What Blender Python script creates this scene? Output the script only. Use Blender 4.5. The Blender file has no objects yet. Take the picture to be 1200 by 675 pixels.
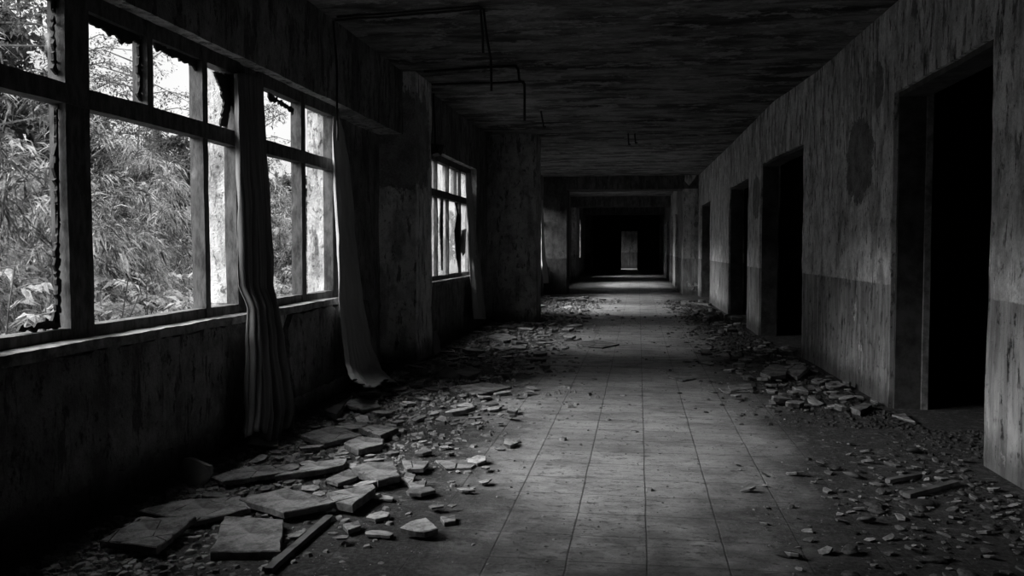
import bpy, math, random
import numpy as np
from mathutils import Vector, Matrix, noise
random.seed(7); rng = np.random.default_rng(7)
C = bpy.context.scene.collection
sc = bpy.context.scene
PI = math.pi
# ------------------------------------------------------------------ camera
F = 1020.0; H = 1.2
phi = math.atan(47.5 / F); th = math.atan(148 / F * math.cos(phi))
cam = bpy.data.objects.new('camera', bpy.data.cameras.new('camera')); C.objects.link(cam)
cam.data.sensor_width = 36; cam.data.lens = F / 1200 * 36; cam.data.clip_end = 300; cam.data.clip_start = .05
fwd = Vector((-math.sin(th) * math.cos(phi), math.cos(th) * math.cos(phi), -math.sin(phi)))
right = Vector((math.cos(th), math.sin(th), 0)); up = right.cross(fwd)
cam.matrix_world = Matrix.Translation((0, 0, H)) @ Matrix((right, up, -fwd)).transposed().to_4x4()
sc.camera = cam
def ray(px, py): return fwd * F + right * (px - 600) + up * (337.5 - py)
def atX(px, py, X):
    d = ray(px, py); return Vector((0, 0, H)) + d * (X / d.x)
def atZ(px, py, z=0.0):
    d = ray(px, py); return Vector((0, 0, H)) + d * ((z - H) / d.z)
def atY(px, py, Y):
    d = ray(px, py); return Vector((0, 0, H)) + d * (Y / d.y)
def YX(px, X): return atX(px, 290, X).y
# ------------------------------------------------------------------ node helpers
class N:
    def __init__(s, name):
        s.m = bpy.data.materials.new(name); s.m.use_nodes = True
        s.t = s.m.node_tree; s.t.nodes.clear()
        s.out = s.t.nodes.new('ShaderNodeOutputMaterial'); s.b = s.t.nodes.new('ShaderNodeBsdfPrincipled')
        s.t.links.new(s.b.outputs[0], s.out.inputs[0])
    def n(s, typ, **k):
        o = s.t.nodes.new('ShaderNode' + typ)
        for a, b in k.items(): setattr(o, a, b)
        return o
    def lk(s, a, b): s.t.links.new(a, b)
    def val(s, node, key, v):
        if isinstance(v, (int, float, tuple)): node.inputs[key].default_value = v
        else: s.lk(v, node.inputs[key])
    def pos(s):
        if not hasattr(s, '_p'): s._p = s.n('NewGeometry').outputs['Position']
        return s._p
    def xyz(s):
        if not hasattr(s, '_x'):
            s._x = s.n('SeparateXYZ'); s.lk(s.pos(), s._x.inputs[0])
        return s._x.outputs
    def map(s, scale=(1, 1, 1), loc=(0, 0, 0), src=None):
        o = s.n('Mapping'); o.inputs['Scale'].default_value = scale; o.inputs['Location'].default_value = loc
        s.lk(src or s.pos(), o.inputs[0]); return o.outputs[0]
    def noise(s, scale, detail=5, rough=.6, vec=None, dist=0):
        o = s.n('TexNoise'); o.inputs['Scale'].default_value = scale; o.inputs['Detail'].default_value = detail
        o.inputs['Roughness'].default_value = rough; o.inputs['Distortion'].default_value = dist
        s.lk(vec if vec is not None else s.pos(), o.inputs['Vector']); return o.outputs['Fac']
    def vor(s, scale, vec=None, feature='F1', out='Distance'):
        o = s.n('TexVoronoi', feature=feature); o.inputs['Scale'].default_value = scale
        s.lk(vec if vec is not None else s.pos(), o.inputs['Vector']); return o.outputs[out]
    def math(s, op, a, b=0.0, c=0.0, clamp=False):
        o = s.n('Math', operation=op); o.use_clamp = clamp
        s.val(o, 0, a); s.val(o, 1, b)
        if len(o.inputs) > 2: s.val(o, 2, c)
        return o.outputs[0]
    def ss(s, v, a, b, lo=0.0, hi=1.0):
        o = s.n('MapRange', interpolation_type='SMOOTHSTEP')
        s.val(o, 0, v); s.val(o, 1, a); s.val(o, 2, b); s.val(o, 3, lo); s.val(o, 4, hi); return o.outputs[0]
    def mix(s, f, a, b):
        o = s.n('Mix', data_type='FLOAT'); s.val(o, 0, f); s.val(o, 2, a); s.val(o, 3, b); return o.outputs[0]
    def fin(s, col, rough=.9, bump=None, bd=.01, bs=.6, spec=.3):
        s.lk(col, s.b.inputs['Base Color'])
        s.val(s.b, 'Roughness', rough); s.b.inputs['Specular IOR Level'].default_value = spec
        if bump is not None:
            o = s.n('Bump'); o.inputs['Strength'].default_value = bs; o.inputs['Distance'].default_value = bd
            s.lk(bump, o.inputs['Height']); s.lk(o.outputs[0], s.b.inputs['Normal'])
        return s.m
def plaster(name, lo, hi, dado=None, dadoz=.92, patches=(), pit=1.0, dark=.03):
    m = N(name)
    x, y, z = m.xyz()
    big = m.noise(1.1, 6, .65); mid = m.noise(5, 6, .7)
    streak = m.noise(1, 5, .65, m.map((4.5, 4.5, 1.3)))
    streak2 = m.noise(1, 5, .7, m.map((12, 12, 2.6), (3, 1, 2)))
    fine = m.noise(60, 4, .7)
    base = m.mix(m.ss(big, .32, .68), lo, hi)
    base = m.math('MULTIPLY', base, m.ss(mid, .32, .6, .62, 1.1))
    base = m.math('MULTIPLY', base, m.ss(streak, .36, .52, .6, 1.06))
    base = m.math('MULTIPLY', base, m.ss(fine, .3, .7, .86, 1.1))
    if dado:
        wob = m.math('MULTIPLY', m.math('SUBTRACT', m.noise(9, 4, .7), .5), .035)
        f = m.ss(m.math('ADD', z, wob), dadoz - .006, dadoz + .006)
        low = m.math('MULTIPLY', m.mix(m.ss(big, .3, .7), dado * .75, dado * 1.3), m.ss(m.noise(1, 6, .7, m.map((9, 9, 1.2), (1, 8, 3))), .4, .6, .7, 1.35))
        chip = m.ss(m.noise(3, 8, .75, m.map((1, 1, 1), (7, 3, 1))), .62, .65)
        low = m.mix(chip, low, hi * .8)
        base = m.mix(f, low, base)
    # damp stain columns running down and broken pits
    base = m.mix(m.math('MULTIPLY', m.ss(m.math('ADD', streak2, m.ss(z, 1.4, 3.0, 0, .07)), .56, .63, 0, .75), m.ss(mid, .4, .52)), base, dark)
    pits = m.math('MAXIMUM', m.ss(m.noise(14, 8, .8, m.map((1, 1, .6))), .6 - .02 * pit, .64), m.ss(m.noise(38, 6, .8, m.map((1, 1, .5))), .63, .67))
    base = m.mix(m.math('MULTIPLY', pits, .8), base, dark)
    h = m.math('SUBTRACT', m.math('MULTIPLY', fine, .35), m.math('MULTIPLY', pits, .7))
    h = m.math('ADD', h, m.math('MULTIPLY', mid, .8))
    for (py_, pz_, ry, rz) in patches:          # places where the finish coat has come away
        dy = m.math('DIVIDE', m.math('SUBTRACT', y, py_), ry); dz = m.math('DIVIDE', m.math('SUBTRACT', z, pz_), rz)
        d = m.math('SQRT', m.math('ADD', m.math('MULTIPLY', dy, dy), m.math('MULTIPLY', dz, dz)))
        d = m.math('ADD', d, m.math('MULTIPLY', m.math('SUBTRACT', m.noise(6, 6, .7), .5), 1.1))
        k = m.ss(d, .97, 1.03, 1, 0)
        base = m.mix(k, base, m.math('MULTIPLY', m.mix(m.ss(mid, .35, .65), lo * .28, lo * .5), m.ss(fine, .3, .7, .7, 1.2)))
        h = m.math('SUBTRACT', h, m.math('MULTIPLY', k, .8))
    # grime that has climbed up from the floor
    g = m.ss(m.math('ADD', z, m.math('MULTIPLY', m.noise(4, 5, .7), -.3)), -.1, .12, .75, 0)
    base = m.mix(g, base, dark)
    return m.fin(base, .92, h, .03, .9, .2)
M = {}
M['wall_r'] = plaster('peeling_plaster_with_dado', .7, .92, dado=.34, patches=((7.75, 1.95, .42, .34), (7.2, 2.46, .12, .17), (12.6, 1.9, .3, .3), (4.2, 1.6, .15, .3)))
M['wall_l'] = plaster('dark_wall_plaster', .13, .27, pit=1.7)  # plaster toned darker than the right wall
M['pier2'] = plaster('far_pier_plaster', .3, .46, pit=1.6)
M['pier'] = plaster('pier_plaster_lit', .8, .95, pit=1.3, patches=((8.9, 2.3, .5, .5),))  # paler copy for the first pillar, its lit face put into the colour
M['farlit'] = plaster('far_pier_lit_with_dado', .4, .6, dado=.25)  # lighter copy of the far plaster, light on it put into the colour
M['dado_l'] = plaster('far_shaded_plaster_with_dado', .07, .13, dado=.045)  # darker copy, shade of the far end put into the colour
M['raw_lit'] = plaster('raw_masonry_and_lit_faces', .5, .75, pit=2)  # exposed masonry; also paints light onto the window soffits and reveals
M['dim'] = plaster('shaded_dark_plaster', .04, .07, dado=.02)  # near-black copy, shade of rooms and third pillar put into the colour
M['reveal'] = plaster('weathered_outer_reveal', .3, .62, pit=2.5)
def reveal():
    m = N('outer_reveal_peeling_plaster')
    k = m.ss(m.noise(2.0, 10, .7, m.map((2.6, 1, 1))), .455, .465)
    b = m.mix(k, m.mix(m.ss(m.noise(11, 6, .7), .3, .7), .05, .16), m.mix(m.noise(8, 5, .6), .66, .85))
    return m.fin(b, .95, k, .02, .8, .1)
M['reveal'] = reveal()
def ceil():
    m = N('stained_ceiling_plaster')
    v = m.map((.7, 1.8, 1)); v2 = m.map((2.2, 6, 1), (5, 2, 0))
    a = m.noise(1.3, 8, .68, v); b = m.noise(1.1, 7, .75, v2); c = m.noise(26, 5, .7)
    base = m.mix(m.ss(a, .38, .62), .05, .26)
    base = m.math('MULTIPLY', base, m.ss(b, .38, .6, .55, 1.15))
    pe = m.ss(m.noise(2.3, 10, .75, m.map((1, 1.7, 1), (2, 8, 0))), .53, .545)
    base = m.mix(pe, base, m.math('MULTIPLY', c, .55))
    return m.fin(base, .95, m.math('ADD', m.math('MULTIPLY', pe, .7), m.math('ADD', a, m.math('MULTIPLY', c, .3))), .03, .8, .1)
M['ceil'] = ceil()
T = .304
gy = atZ(754, 661.8).y % T; gx = atZ(754, 500).x
def floor():
    m = N('dirty_tiled_floor'); x, y, z = m.xyz()
    jx = m.math('MULTIPLY', m.math('SUBTRACT', m.noise(2, 2), .5), .012)
    def line(c, o):
        u = m.math('PINGPONG', m.math('ADD', m.math('SUBTRACT', c, o), jx), T / 2)
        # distance to the nearest joint
        return m.ss(u, .002, .0045, 1, 0)
    g = m.math('MAXIMUM', line(x, gx), line(y, gy))
    tv = m.n('TexWhiteNoise', noise_dimensions='2D'); mp = m.map((1 / T, 1 / T, 0), (-gx / T, -gy / T, 0))
    fl = m.n('VectorMath', operation='FLOOR'); m.lk(mp, fl.inputs[0]); m.lk(fl.outputs[0], tv.inputs[0])
    tile = m.mix(tv.outputs['Value'], .35, .43)
    tile = m.math('MULTIPLY', tile, m.ss(m.noise(1.6, 6, .65), .3, .65, .72, 1.08))
    smear = m.noise(1, 7, .72, m.map((2.2, 7, 1)))
    tile = m.mix(m.ss(smear, .55, .68, 0, .7), tile, .09)
    spots = m.math('MAXIMUM', m.ss(m.noise(1, 6, .8, m.map((13, 26, 1))), .56, .6), m.ss(m.noise(1, 5, .8, m.map((50, 80, 1), (4, 4, 0))), .565, .62))
    tile = m.mix(m.math('MULTIPLY', spots, .85), tile, .04)
    film = m.ss(m.noise(2.6, 9, .78, m.map((1, 1.8, 1), (9, 2, 0))), .42, .68, 0, .7); tile = m.mix(film, tile, m.mix(m.noise(70, 4, .8), .05, .16))
    base = m.mix(m.math('MULTIPLY', g, .75), tile, .04)
    # trodden path down the middle; earth and dust banked along both walls
    n1 = m.math('MULTIPLY', m.math('SUBTRACT', m.noise(1.0, 6, .7, m.map((1, .7, 1))), .5), 1.7)
    d = m.math('ADD', m.math('ABSOLUTE', m.math('ADD', x, .08)), n1)
    d = m.math('ADD', d, m.ss(y, 2.6, 7.0, .42, 0)); dirt = m.ss(d, .5, 1.3)
    dn = m.noise(45, 6, .75)
    dirt_shade_col = m.mix(m.ss(dn, .35, .7), .015, .075)
    thin = m.math('MULTIPLY', dirt, m.ss(m.noise(11, 6, .75), .3, .52, .6, 1))
    base = m.mix(thin, base, dirt_shade_col)
    far = m.ss(y, 2.6, 5.0, .95, 0)  # light fading towards the camera, painted as a darker floor colour
    base = m.mix(m.math('MULTIPLY', far, m.ss(m.noise(3, 5), .3, .6)), base, dirt_shade_col)
    ro = m.mix(thin, m.ss(smear, .4, .65, .42, .8), .97)
    h = m.math('ADD', m.math('MULTIPLY', m.math('MULTIPLY', dn, thin), 3.5), m.math('MULTIPLY', g, -.5))
    h = m.math('ADD', h, m.math('MULTIPLY', spots, .6))
    return m.fin(base, ro, h, .008, .8, .4)
M['floor'] = floor()
def simple(name, a, b, scale=8, rough=.85, bd=.006, stretch=(1, 1, 1), obj=False, spec=.3, rnd=0):
    m = N(name)
    vec = None
    if obj:
        tc = m.n('TexCoord').outputs['Object']; vec = m.map(stretch, src=tc)
    elif stretch != (1, 1, 1): vec = m.map(stretch)
    n = m.noise(scale, 7, .7, vec)
    c = m.mix(m.ss(n, .32, .66), a, b)
    if rnd:
        r = m.n('ObjectInfo').outputs['Random']; c = m.math('MULTIPLY', c, m.ss(r, 0, 1, 1 - rnd, 1 + rnd))
    return m.fin(c, rough, n, bd, .8, spec)
M['frame'] = simple('flaking_dark_frame_paint', .018, .10, 7, .7, stretch=(3, 3, 1))
M['sill'] = simple('cracked_cement_sill', .05, .3, 9, .85)
def slabm():
    m = N('broken_plaster_board'); v = m.map((1, 1, 1), src=m.n('TexCoord').outputs['Object'])
    r = m.n('ObjectInfo').outputs['Random']; n = m.noise(7, 8, .72, v); f_ = m.noise(40, 5, .75, v)
    cr = m.ss(m.vor(5, m.map((1, 1, 1)), 'DISTANCE_TO_EDGE'), .004, .016, 1, 0)
    cr = m.math('MULTIPLY', cr, m.ss(m.noise(3, 3), .5, .56))
    c = m.mix(m.ss(n, .35, .62), .09, .35); c = m.math('MULTIPLY', c, m.ss(f_, .3, .7, .65, 1.15)); c = m.mix(m.math('MAXIMUM', cr, m.ss(f_, .62, .68)), c, .03)
    c = m.math('MULTIPLY', c, m.ss(r, 0, 1, .75, 1.15))
    return m.fin(c, .9, m.math('SUBTRACT', m.math('ADD', n, m.math('MULTIPLY', f_, .4)), cr), .02, .9, .2)
M['slab'] = slabm()
M['slabedge'] = simple('broken_edge', .06, .16, 20, .95)
M['flake'] = simple('plaster_flake', .11, .31, 4, .9, obj=True, rnd=.5)
M['stone'] = simple('rounded_rubble', .03, .10, 4, .9, obj=True, rnd=.5)
M['grit'] = simple('grit', .05, .30, 9, .9)
M['wood'] = simple('weathered_wood', .05, .14, 6, .9, stretch=(1, 1, 1))
M['wire'] = simple('black_cable', .012, .03, 10, .7)
M['jamb'] = simple('dark_jamb_paint', .03, .09, 5, .8)
M['jambedge'] = simple('pale_jamb_edge', .12, .3, 12, .8)  # paler strip along the jamb edge
M['soil'] = simple('leaf_litter_ground', .02, .07, 6, .95)
M['bark'] = simple('bark', .05, .14, 9, .9)
M['remnant'] = simple('grimy_glass_remnant', .012, .03, 14, .8)
def cloth(nm, lo, hi):
    m = N(nm)
    n = m.noise(1, 5, .6, m.map((20, 20, 2)))
    c = m.mix(n, lo, hi)
    m.fin(c, .95, m.noise(400, 2), .001, .3, .1)
    tr = m.n('BsdfTranslucent'); m.lk(c, tr.inputs[0])
    mx = m.n('MixShader'); mx.inputs[0].default_value = .12
    m.lk(m.b.outputs[0], mx.inputs[1]); m.lk(tr.outputs[0], mx.inputs[2]); m.lk(mx.outputs[0], m.out.inputs[0])
    return m.m
M['cloth'] = cloth('dark_curtain_cloth', .11, .22); M['cloth2'] = cloth('pale_curtain_cloth', .22, .38)
def leafm(name, a, b):
    m = N(name)
    c = m.mix(m.ss(m.noise(2.5, 5, .7), .4, .62), a, b)
    c = m.math('MULTIPLY', c, m.ss(m.noise(40, 2), .3, .7, .7, 1.3))
    m.fin(c, .6, None, spec=.25)
    tr = m.n('BsdfTranslucent'); m.lk(c, tr.inputs[0])
    mx = m.n('MixShader'); mx.inputs[0].default_value = .42
    m.lk(m.b.outputs[0], mx.inputs[1]); m.lk(tr.outputs[0], mx.inputs[2]); m.lk(mx.outputs[0], m.out.inputs[0])
    return m.m
M['bleaf'] = leafm('bamboo_leaves', .02, .34)
M['tleaf'] = leafm('tree_leaves', .02, .10)
M['sleaf'] = leafm('shrub_leaves', .16, .4)
M['grass'] = leafm('grass_blades', .06, .25)
def glass(name, lo, hi, thr=.56):
    m = N(name)
    n = m.noise(2.4, 8, .7, m.map((1, 1.4, .8)))
    k = m.ss(n, thr, thr + .08, lo, hi)
    tb = m.n('BsdfTransparent'); gl = m.n('BsdfGlossy'); gl.inputs['Roughness'].default_value = .12
    df = m.n('BsdfDiffuse'); df.inputs[0].default_value = (.3, .3, .3, 1)
    tl = m.n('BsdfTranslucent'); tl.inputs[0].default_value = (.45, .45, .45, 1)
    d2 = m.n('MixShader'); d2.inputs[0].default_value = .6; m.lk(df.outputs[0], d2.inputs[1]); m.lk(tl.outputs[0], d2.inputs[2])
    a = m.n('MixShader'); a.inputs[0].default_value = .05; m.lk(tb.outputs[0], a.inputs[1]); m.lk(gl.outputs[0], a.inputs[2])
    b = m.n('MixShader'); m.lk(k, b.inputs[0]); m.lk(a.outputs[0], b.inputs[1]); m.lk(d2.outputs[0], b.inputs[2])
    m.lk(b.outputs[0], m.out.inputs[0]); m.t.nodes.remove(m.b)
    return m.m
M['glass'] = glass('clear_dusty_glass', .0, .25, .6)
M['dglass'] = glass('grimy_glass', .15, .75, .5)
# ------------------------------------------------------------------ mesh helpers
class MB:
    def __init__(s): s.v = []; s.f = []; s.mi = []; s.cur = 0
    def box(s, x0, x1, y0, y1, z0, z1, step=None, amp=0., fr=1.7, warp=None):
        dims = (x1 - x0, y1 - y0, z1 - z0)
        if step is None: n = (1, 1, 1)
        else: n = tuple(max(1, min(260, int(round(d / step)))) for d in dims)
        idx = {}
        def V(i, j, k):
            q = (i, j, k)
            if q not in idx:
                p = Vector((x0 + dims[0] * i / n[0], y0 + dims[1] * j / n[1], z0 + dims[2] * k / n[2]))
                if amp:
                    p += noise.noise_vector(p * fr) * amp + noise.noise_vector(p * fr * 5) * amp * .5
                if warp: p = warp(p)
                idx[q] = len(s.v); s.v.append(tuple(p))
            return idx[q]
        def F4(a, b, c, d): s.f.append((a, b, c, d)); s.mi.append(s.cur)
        for i in range(n[0]):
            for j in range(n[1]):
                F4(V(i, j, 0), V(i, j + 1, 0), V(i + 1, j + 1, 0), V(i + 1, j, 0))
                F4(V(i, j, n[2]), V(i + 1, j, n[2]), V(i + 1, j + 1, n[2]), V(i, j + 1, n[2]))
        for i in range(n[0]):
            for k in range(n[2]):
                F4(V(i, 0, k), V(i + 1, 0, k), V(i + 1, 0, k + 1), V(i, 0, k + 1))
                F4(V(i, n[1], k), V(i, n[1], k + 1), V(i + 1, n[1], k + 1), V(i + 1, n[1], k))
        for j in range(n[1]):
            for k in range(n[2]):
                F4(V(0, j, k), V(0, j, k + 1), V(0, j + 1, k + 1), V(0, j + 1, k))
                F4(V(n[0], j, k), V(n[0], j + 1, k), V(n[0], j + 1, k + 1), V(n[0], j, k + 1))
        return s
    def tube(s, pts, r, seg=7, r2=None):
        pts = [Vector(p) for p in pts]; rings = []; n = len(pts)
        for i, p in enumerate(pts):
            d = (pts[min(i + 1, n - 1)] - pts[max(i - 1, 0)]).normalized()
            a = d.orthogonal().normalized(); b = d.cross(a)
            if i == 0: ref = a
            else:
                a = (ref - d * ref.dot(d)).normalized() if (ref - d * ref.dot(d)).length > 1e-4 else a; b = d.cross(a); ref = a
            rr = r if r2 is None else r + (r2 - r) * i / (n - 1)
            o = len(s.v)
            for k in range(seg):
                t = 2 * PI * k / seg; s.v.append(tuple(p + (a * math.cos(t) + b * math.sin(t)) * rr))
            rings.append(o)
        for i in range(n - 1):
            for k in range(seg):
                k2 = (k + 1) % seg
                s.f.append((rings[i] + k, rings[i] + k2, rings[i + 1] + k2, rings[i + 1] + k)); s.mi.append(s.cur)
        s.f.append(tuple(rings[0] + k for k in reversed(range(seg)))); s.mi.append(s.cur)
        s.f.append(tuple(rings[-1] + k for k in range(seg))); s.mi.append(s.cur)
        return s
    def prism(s, top, off):      # closed polygon 'top' pushed by the vector off
        n = len(top); o = len(s.v); off = Vector(off)
        s.v += [tuple(p) for p in top] + [tuple(Vector(p) + off) for p in top]
        s.f.append(tuple(range(o, o + n))); s.mi.append(s.cur)
        s.f.append(tuple(reversed(range(o + n, o + 2 * n)))); s.mi.append(s.cur)
        for i in range(n):
            j = (i + 1) % n; s.f.append((o + i, o + n + i, o + n + j, o + j)); s.mi.append(s.cur + 0)
        return s
    def mesh(s, name, mats):
        me = bpy.data.meshes.new(name); me.from_pydata(s.v, [], s.f)
        for m in (mats if isinstance(mats, (list, tuple)) else [mats]): me.materials.append(m)
        if any(s.mi): me.polygons.foreach_set('material_index', s.mi)
        me.update(); return me
    def build(s, name, mats, parent=None, smooth=False):
        me = s.mesh(name, mats)
        if smooth: me.polygons.foreach_set('use_smooth', [True] * len(me.polygons))
        return link(name, me, parent)
def link(name, me, parent=None):
    o = bpy.data.objects.new(name, me); C.objects.link(o)
    if parent:
        o.parent = parent
        if me is not None: o.location = -parent.location   # meshes are in world coordinates
    return o
def struct(o): o['kind'] = 'structure'; return o
def tag(o, label, cat, group=None, kind=None):
    o['label'] = label; o['category'] = cat
    if group: o['group'] = group
    if kind: o['kind'] = kind
    return o
def fixnorm(o):
    import bmesh
    bm = bmesh.new(); bm.from_mesh(o.data); bmesh.ops.recalc_face_normals(bm, faces=bm.faces[:]); bm.to_mesh(o.data); bm.free(); return o
def empty(name, loc=(0, 0, 0)):
    o = bpy.data.objects.new(name, None); C.objects.link(o); o.location = loc; return o
def jag(pts, step, amp, closed=True, seed=0):
    """roughen a polygon's outline"""
    r = random.Random(seed); out = []; n = len(pts)
    for i in range(n if closed else n - 1):
        a, b = Vector(pts[i]), Vector(pts[(i + 1) % n]); L = (b - a).length; k = max(1, int(L / step))
        nrm = (b - a).normalized()
        for q in range(k):
            p = a.lerp(b, q / k)
            if q: p = p + Vector([r.uniform(-1, 1) * amp * (0 if abs(c) < 1e-9 and False else 1) for c in nrm])
            out.append(p)
    return out
# ------------------------------------------------------------------ room shell
XI, XO, XF = -2.40, -2.72, -2.52
CZ = 3.0; LZ = 2.36; SZ = .79
YE = 47.0
f = MB(); f.box(-2.9, 6, -3.2, 50.5, -.25, 0); struct(f.build('floor', M['floor']))
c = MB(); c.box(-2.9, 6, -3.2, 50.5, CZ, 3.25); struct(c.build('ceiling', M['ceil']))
# windows: (name number, y0, y1)
W1A = (YX(-45, XF), YX(276, XF)); W1B = (YX(303, XF), YX(388, XF)); W2 = (9.85, YX(549, XF))
W3A = (15.6, 18.4); W3B = (19.3, YX(635, XF)); W4 = (26.0, 29.6); W5_added = (35.6, 36.6); W6_added = (47.6, 49.6)  # last two openings are unseen, added to light the corridor end
WIN = [W1A, W1B, W2, W3A, W3B, W4, W5_added, W6_added]
w = MB()
edges = [-3.2] + [e for a in WIN for e in a] + [50.5]
for i in range(0, len(edges), 2):
    near = edges[i] < 14
    if abs(edges[i] - W1B[1]) < 1e-6:      # deep recess between the second window and the first pillar
        w.box(XO, XF + .02, edges[i], edges[i] + .16, SZ - .06, LZ + .02, .12, .010); w.box(XO - .04, XO + .06, edges[i] + .1, 9.4, -.1, LZ + .05, .12, .01); w.box(XO, XI, 9.4, edges[i + 1], -.1, LZ + .02, .12, .01)
    elif abs(edges[i] - W1A[1]) < 1e-6: w.box(XO, XF + .02, edges[i], edges[i + 1], SZ - .06, LZ + .02, .12, .010)
    else: w.box(XO, XI, edges[i], edges[i + 1], SZ - .06, LZ + .02, .12 if near else .5, .010 if near else 0)
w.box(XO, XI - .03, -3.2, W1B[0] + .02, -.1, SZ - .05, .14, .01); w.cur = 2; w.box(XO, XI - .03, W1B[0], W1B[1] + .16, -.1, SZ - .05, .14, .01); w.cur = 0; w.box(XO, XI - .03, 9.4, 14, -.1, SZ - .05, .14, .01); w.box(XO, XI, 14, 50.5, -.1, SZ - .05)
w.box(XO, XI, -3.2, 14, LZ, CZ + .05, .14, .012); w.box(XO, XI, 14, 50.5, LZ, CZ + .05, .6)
# the remaining finish coat below the sills: broken lower edge, knocked away beside the hanging curtain
def coat(poly, seed):
    top = jag([Vector((XI + .012, y, z)) for y, z in poly], .05, .012, seed=seed)
    top = [Vector((XI + .012, p.y, p.z)) for p in top]
    w.prism(top, (-.06, 0, 0))
w.cur = 1
ca = YX(325, XI)
coat([(1.2, .17), (ca - .25, .15), (ca - .3, SZ - .05), (1.2, SZ - .05)], 1)
pp = [atX(a, b, XI) for a, b in ((345, 466), (338, 425), (336, 385), (341, 366), (350, 362), (357, 354), (398, 350), (430, 348), (446, 420))]
coat([(p.y, min(max(p.z, .12), SZ - .06)) for p in pp], 2)
w.cur = 0

wl = struct(fixnorm(w.build('wall_left', [M['wall_l'], M['wall_l'], M['raw_lit']])))
for p in wl.data.polygons:      # paler soffits and camera-side reveals: light on them put into the colour
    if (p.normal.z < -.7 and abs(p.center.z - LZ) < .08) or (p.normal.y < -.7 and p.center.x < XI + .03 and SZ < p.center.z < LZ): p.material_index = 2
# piers standing out of the left wall
p1y = atZ(481, 427).y
def pier(name, x1, y0, y1, z1=CZ + .03, mat='pier', x0=XI - .05, step=.11, amp=.014):
    p = MB().box(x0, x1, y0, y1, -.05, z1, step, amp, 2.2); o = p.build(name, M[mat]); struct(o); return o
P1X = -2.27
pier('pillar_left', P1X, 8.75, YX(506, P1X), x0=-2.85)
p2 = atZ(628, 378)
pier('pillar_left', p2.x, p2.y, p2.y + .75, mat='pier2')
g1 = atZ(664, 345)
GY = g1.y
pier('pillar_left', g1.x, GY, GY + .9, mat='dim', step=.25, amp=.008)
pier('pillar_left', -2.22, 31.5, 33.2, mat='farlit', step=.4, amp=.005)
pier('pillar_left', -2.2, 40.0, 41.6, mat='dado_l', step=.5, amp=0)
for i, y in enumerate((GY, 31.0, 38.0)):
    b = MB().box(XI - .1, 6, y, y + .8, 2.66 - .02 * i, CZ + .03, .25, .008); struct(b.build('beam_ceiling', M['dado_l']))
# right wall, slightly out of line
nodes = [(-3, 1.9), (5, 1.89), (6.2, 1.88), (9.4, 1.80), (11.2, 1.64), (15.3, 1.60), (23, 1.47), (60, 1.47)]
def rx(y):
    for (a, xa), (b, xb) in zip(nodes, nodes[1:]):
        if y <= b: return xa + (xb - xa) * (y - a) / (b - a)
    return nodes[-1][1]
def hitR(px):
    y = 5
    for _ in range(40): y = YX(px, rx(y))
    return y
D1 = (hitR(1160), hitR(1045)); D2 = (hitR(940), hitR(890)); D3 = (hitR(876), hitR(854)); D4 = (hitR(832), hitR(821))
DO = [D1, D2, D3, D4]; DH = [2.34, 2.32, 2.25, 2.22]
print('DOORS', DO, 'WIN', WIN, 'piers', p1y, p2, g1)
wr = MB(); wp = lambda p: Vector((p.x + rx(p.y), p.y, p.z))
re = [-3.2] + [e for a in DO for e in a] + [GY + .5]
for i in range(0, len(re), 2):
    wr.box(0, .26, re[i], re[i + 1], -.05, CZ + .03, .11 if re[i] < 12 else .2, .012, warp=wp)
for (a, b), h in zip(DO, DH):
    wr.box(0, .26, a - .01, b + .01, h, CZ + .03, .12, .012, warp=wp)
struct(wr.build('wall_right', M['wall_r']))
# beyond the first cross beam the right side stands further in, as a row of piers with dark gaps between
g2 = atZ(799, 345)
far = MB()
yy = g2.y
for y0, y1 in ((GY, GY + 2.8), (26.9, 28.6), (31.0, 32.6), (34.4, 36.0), (38.0, 39.6), (41.5, 43), (45, 50.5)):
    far.box(g2.x, 1.9, y0, y1, -.05, CZ + .03, .4, .006)
far.box(g2.x, 1.5, GY + .5, 50.5, 2.2, CZ + .03, .6, 0)
struct(far.build('wall_right', M['farlit']))
# dark rooms behind the right wall
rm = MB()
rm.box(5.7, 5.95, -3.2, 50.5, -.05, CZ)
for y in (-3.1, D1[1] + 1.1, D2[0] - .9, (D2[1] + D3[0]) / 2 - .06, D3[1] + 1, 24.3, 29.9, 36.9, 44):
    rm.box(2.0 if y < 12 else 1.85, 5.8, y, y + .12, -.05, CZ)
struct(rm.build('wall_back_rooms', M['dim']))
# a wall closes the corridor behind and another at its far end, with an open doorway
MB().box(XO, 2.2, -3.4, -3.15, -.05, CZ).build('wall_behind', M['wall_l'])['kind'] = 'structure'
e1, e2 = atY(728, 296, YE), atY(747, 271, YE)
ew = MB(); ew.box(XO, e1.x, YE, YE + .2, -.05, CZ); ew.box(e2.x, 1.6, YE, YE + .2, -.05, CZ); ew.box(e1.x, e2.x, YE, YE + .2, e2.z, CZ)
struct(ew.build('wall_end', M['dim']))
W6_added = None
struct(MB().box(XO, 6, 50.2, 50.5, -.05, CZ).build('wall_far', M['dado_l']))

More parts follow.
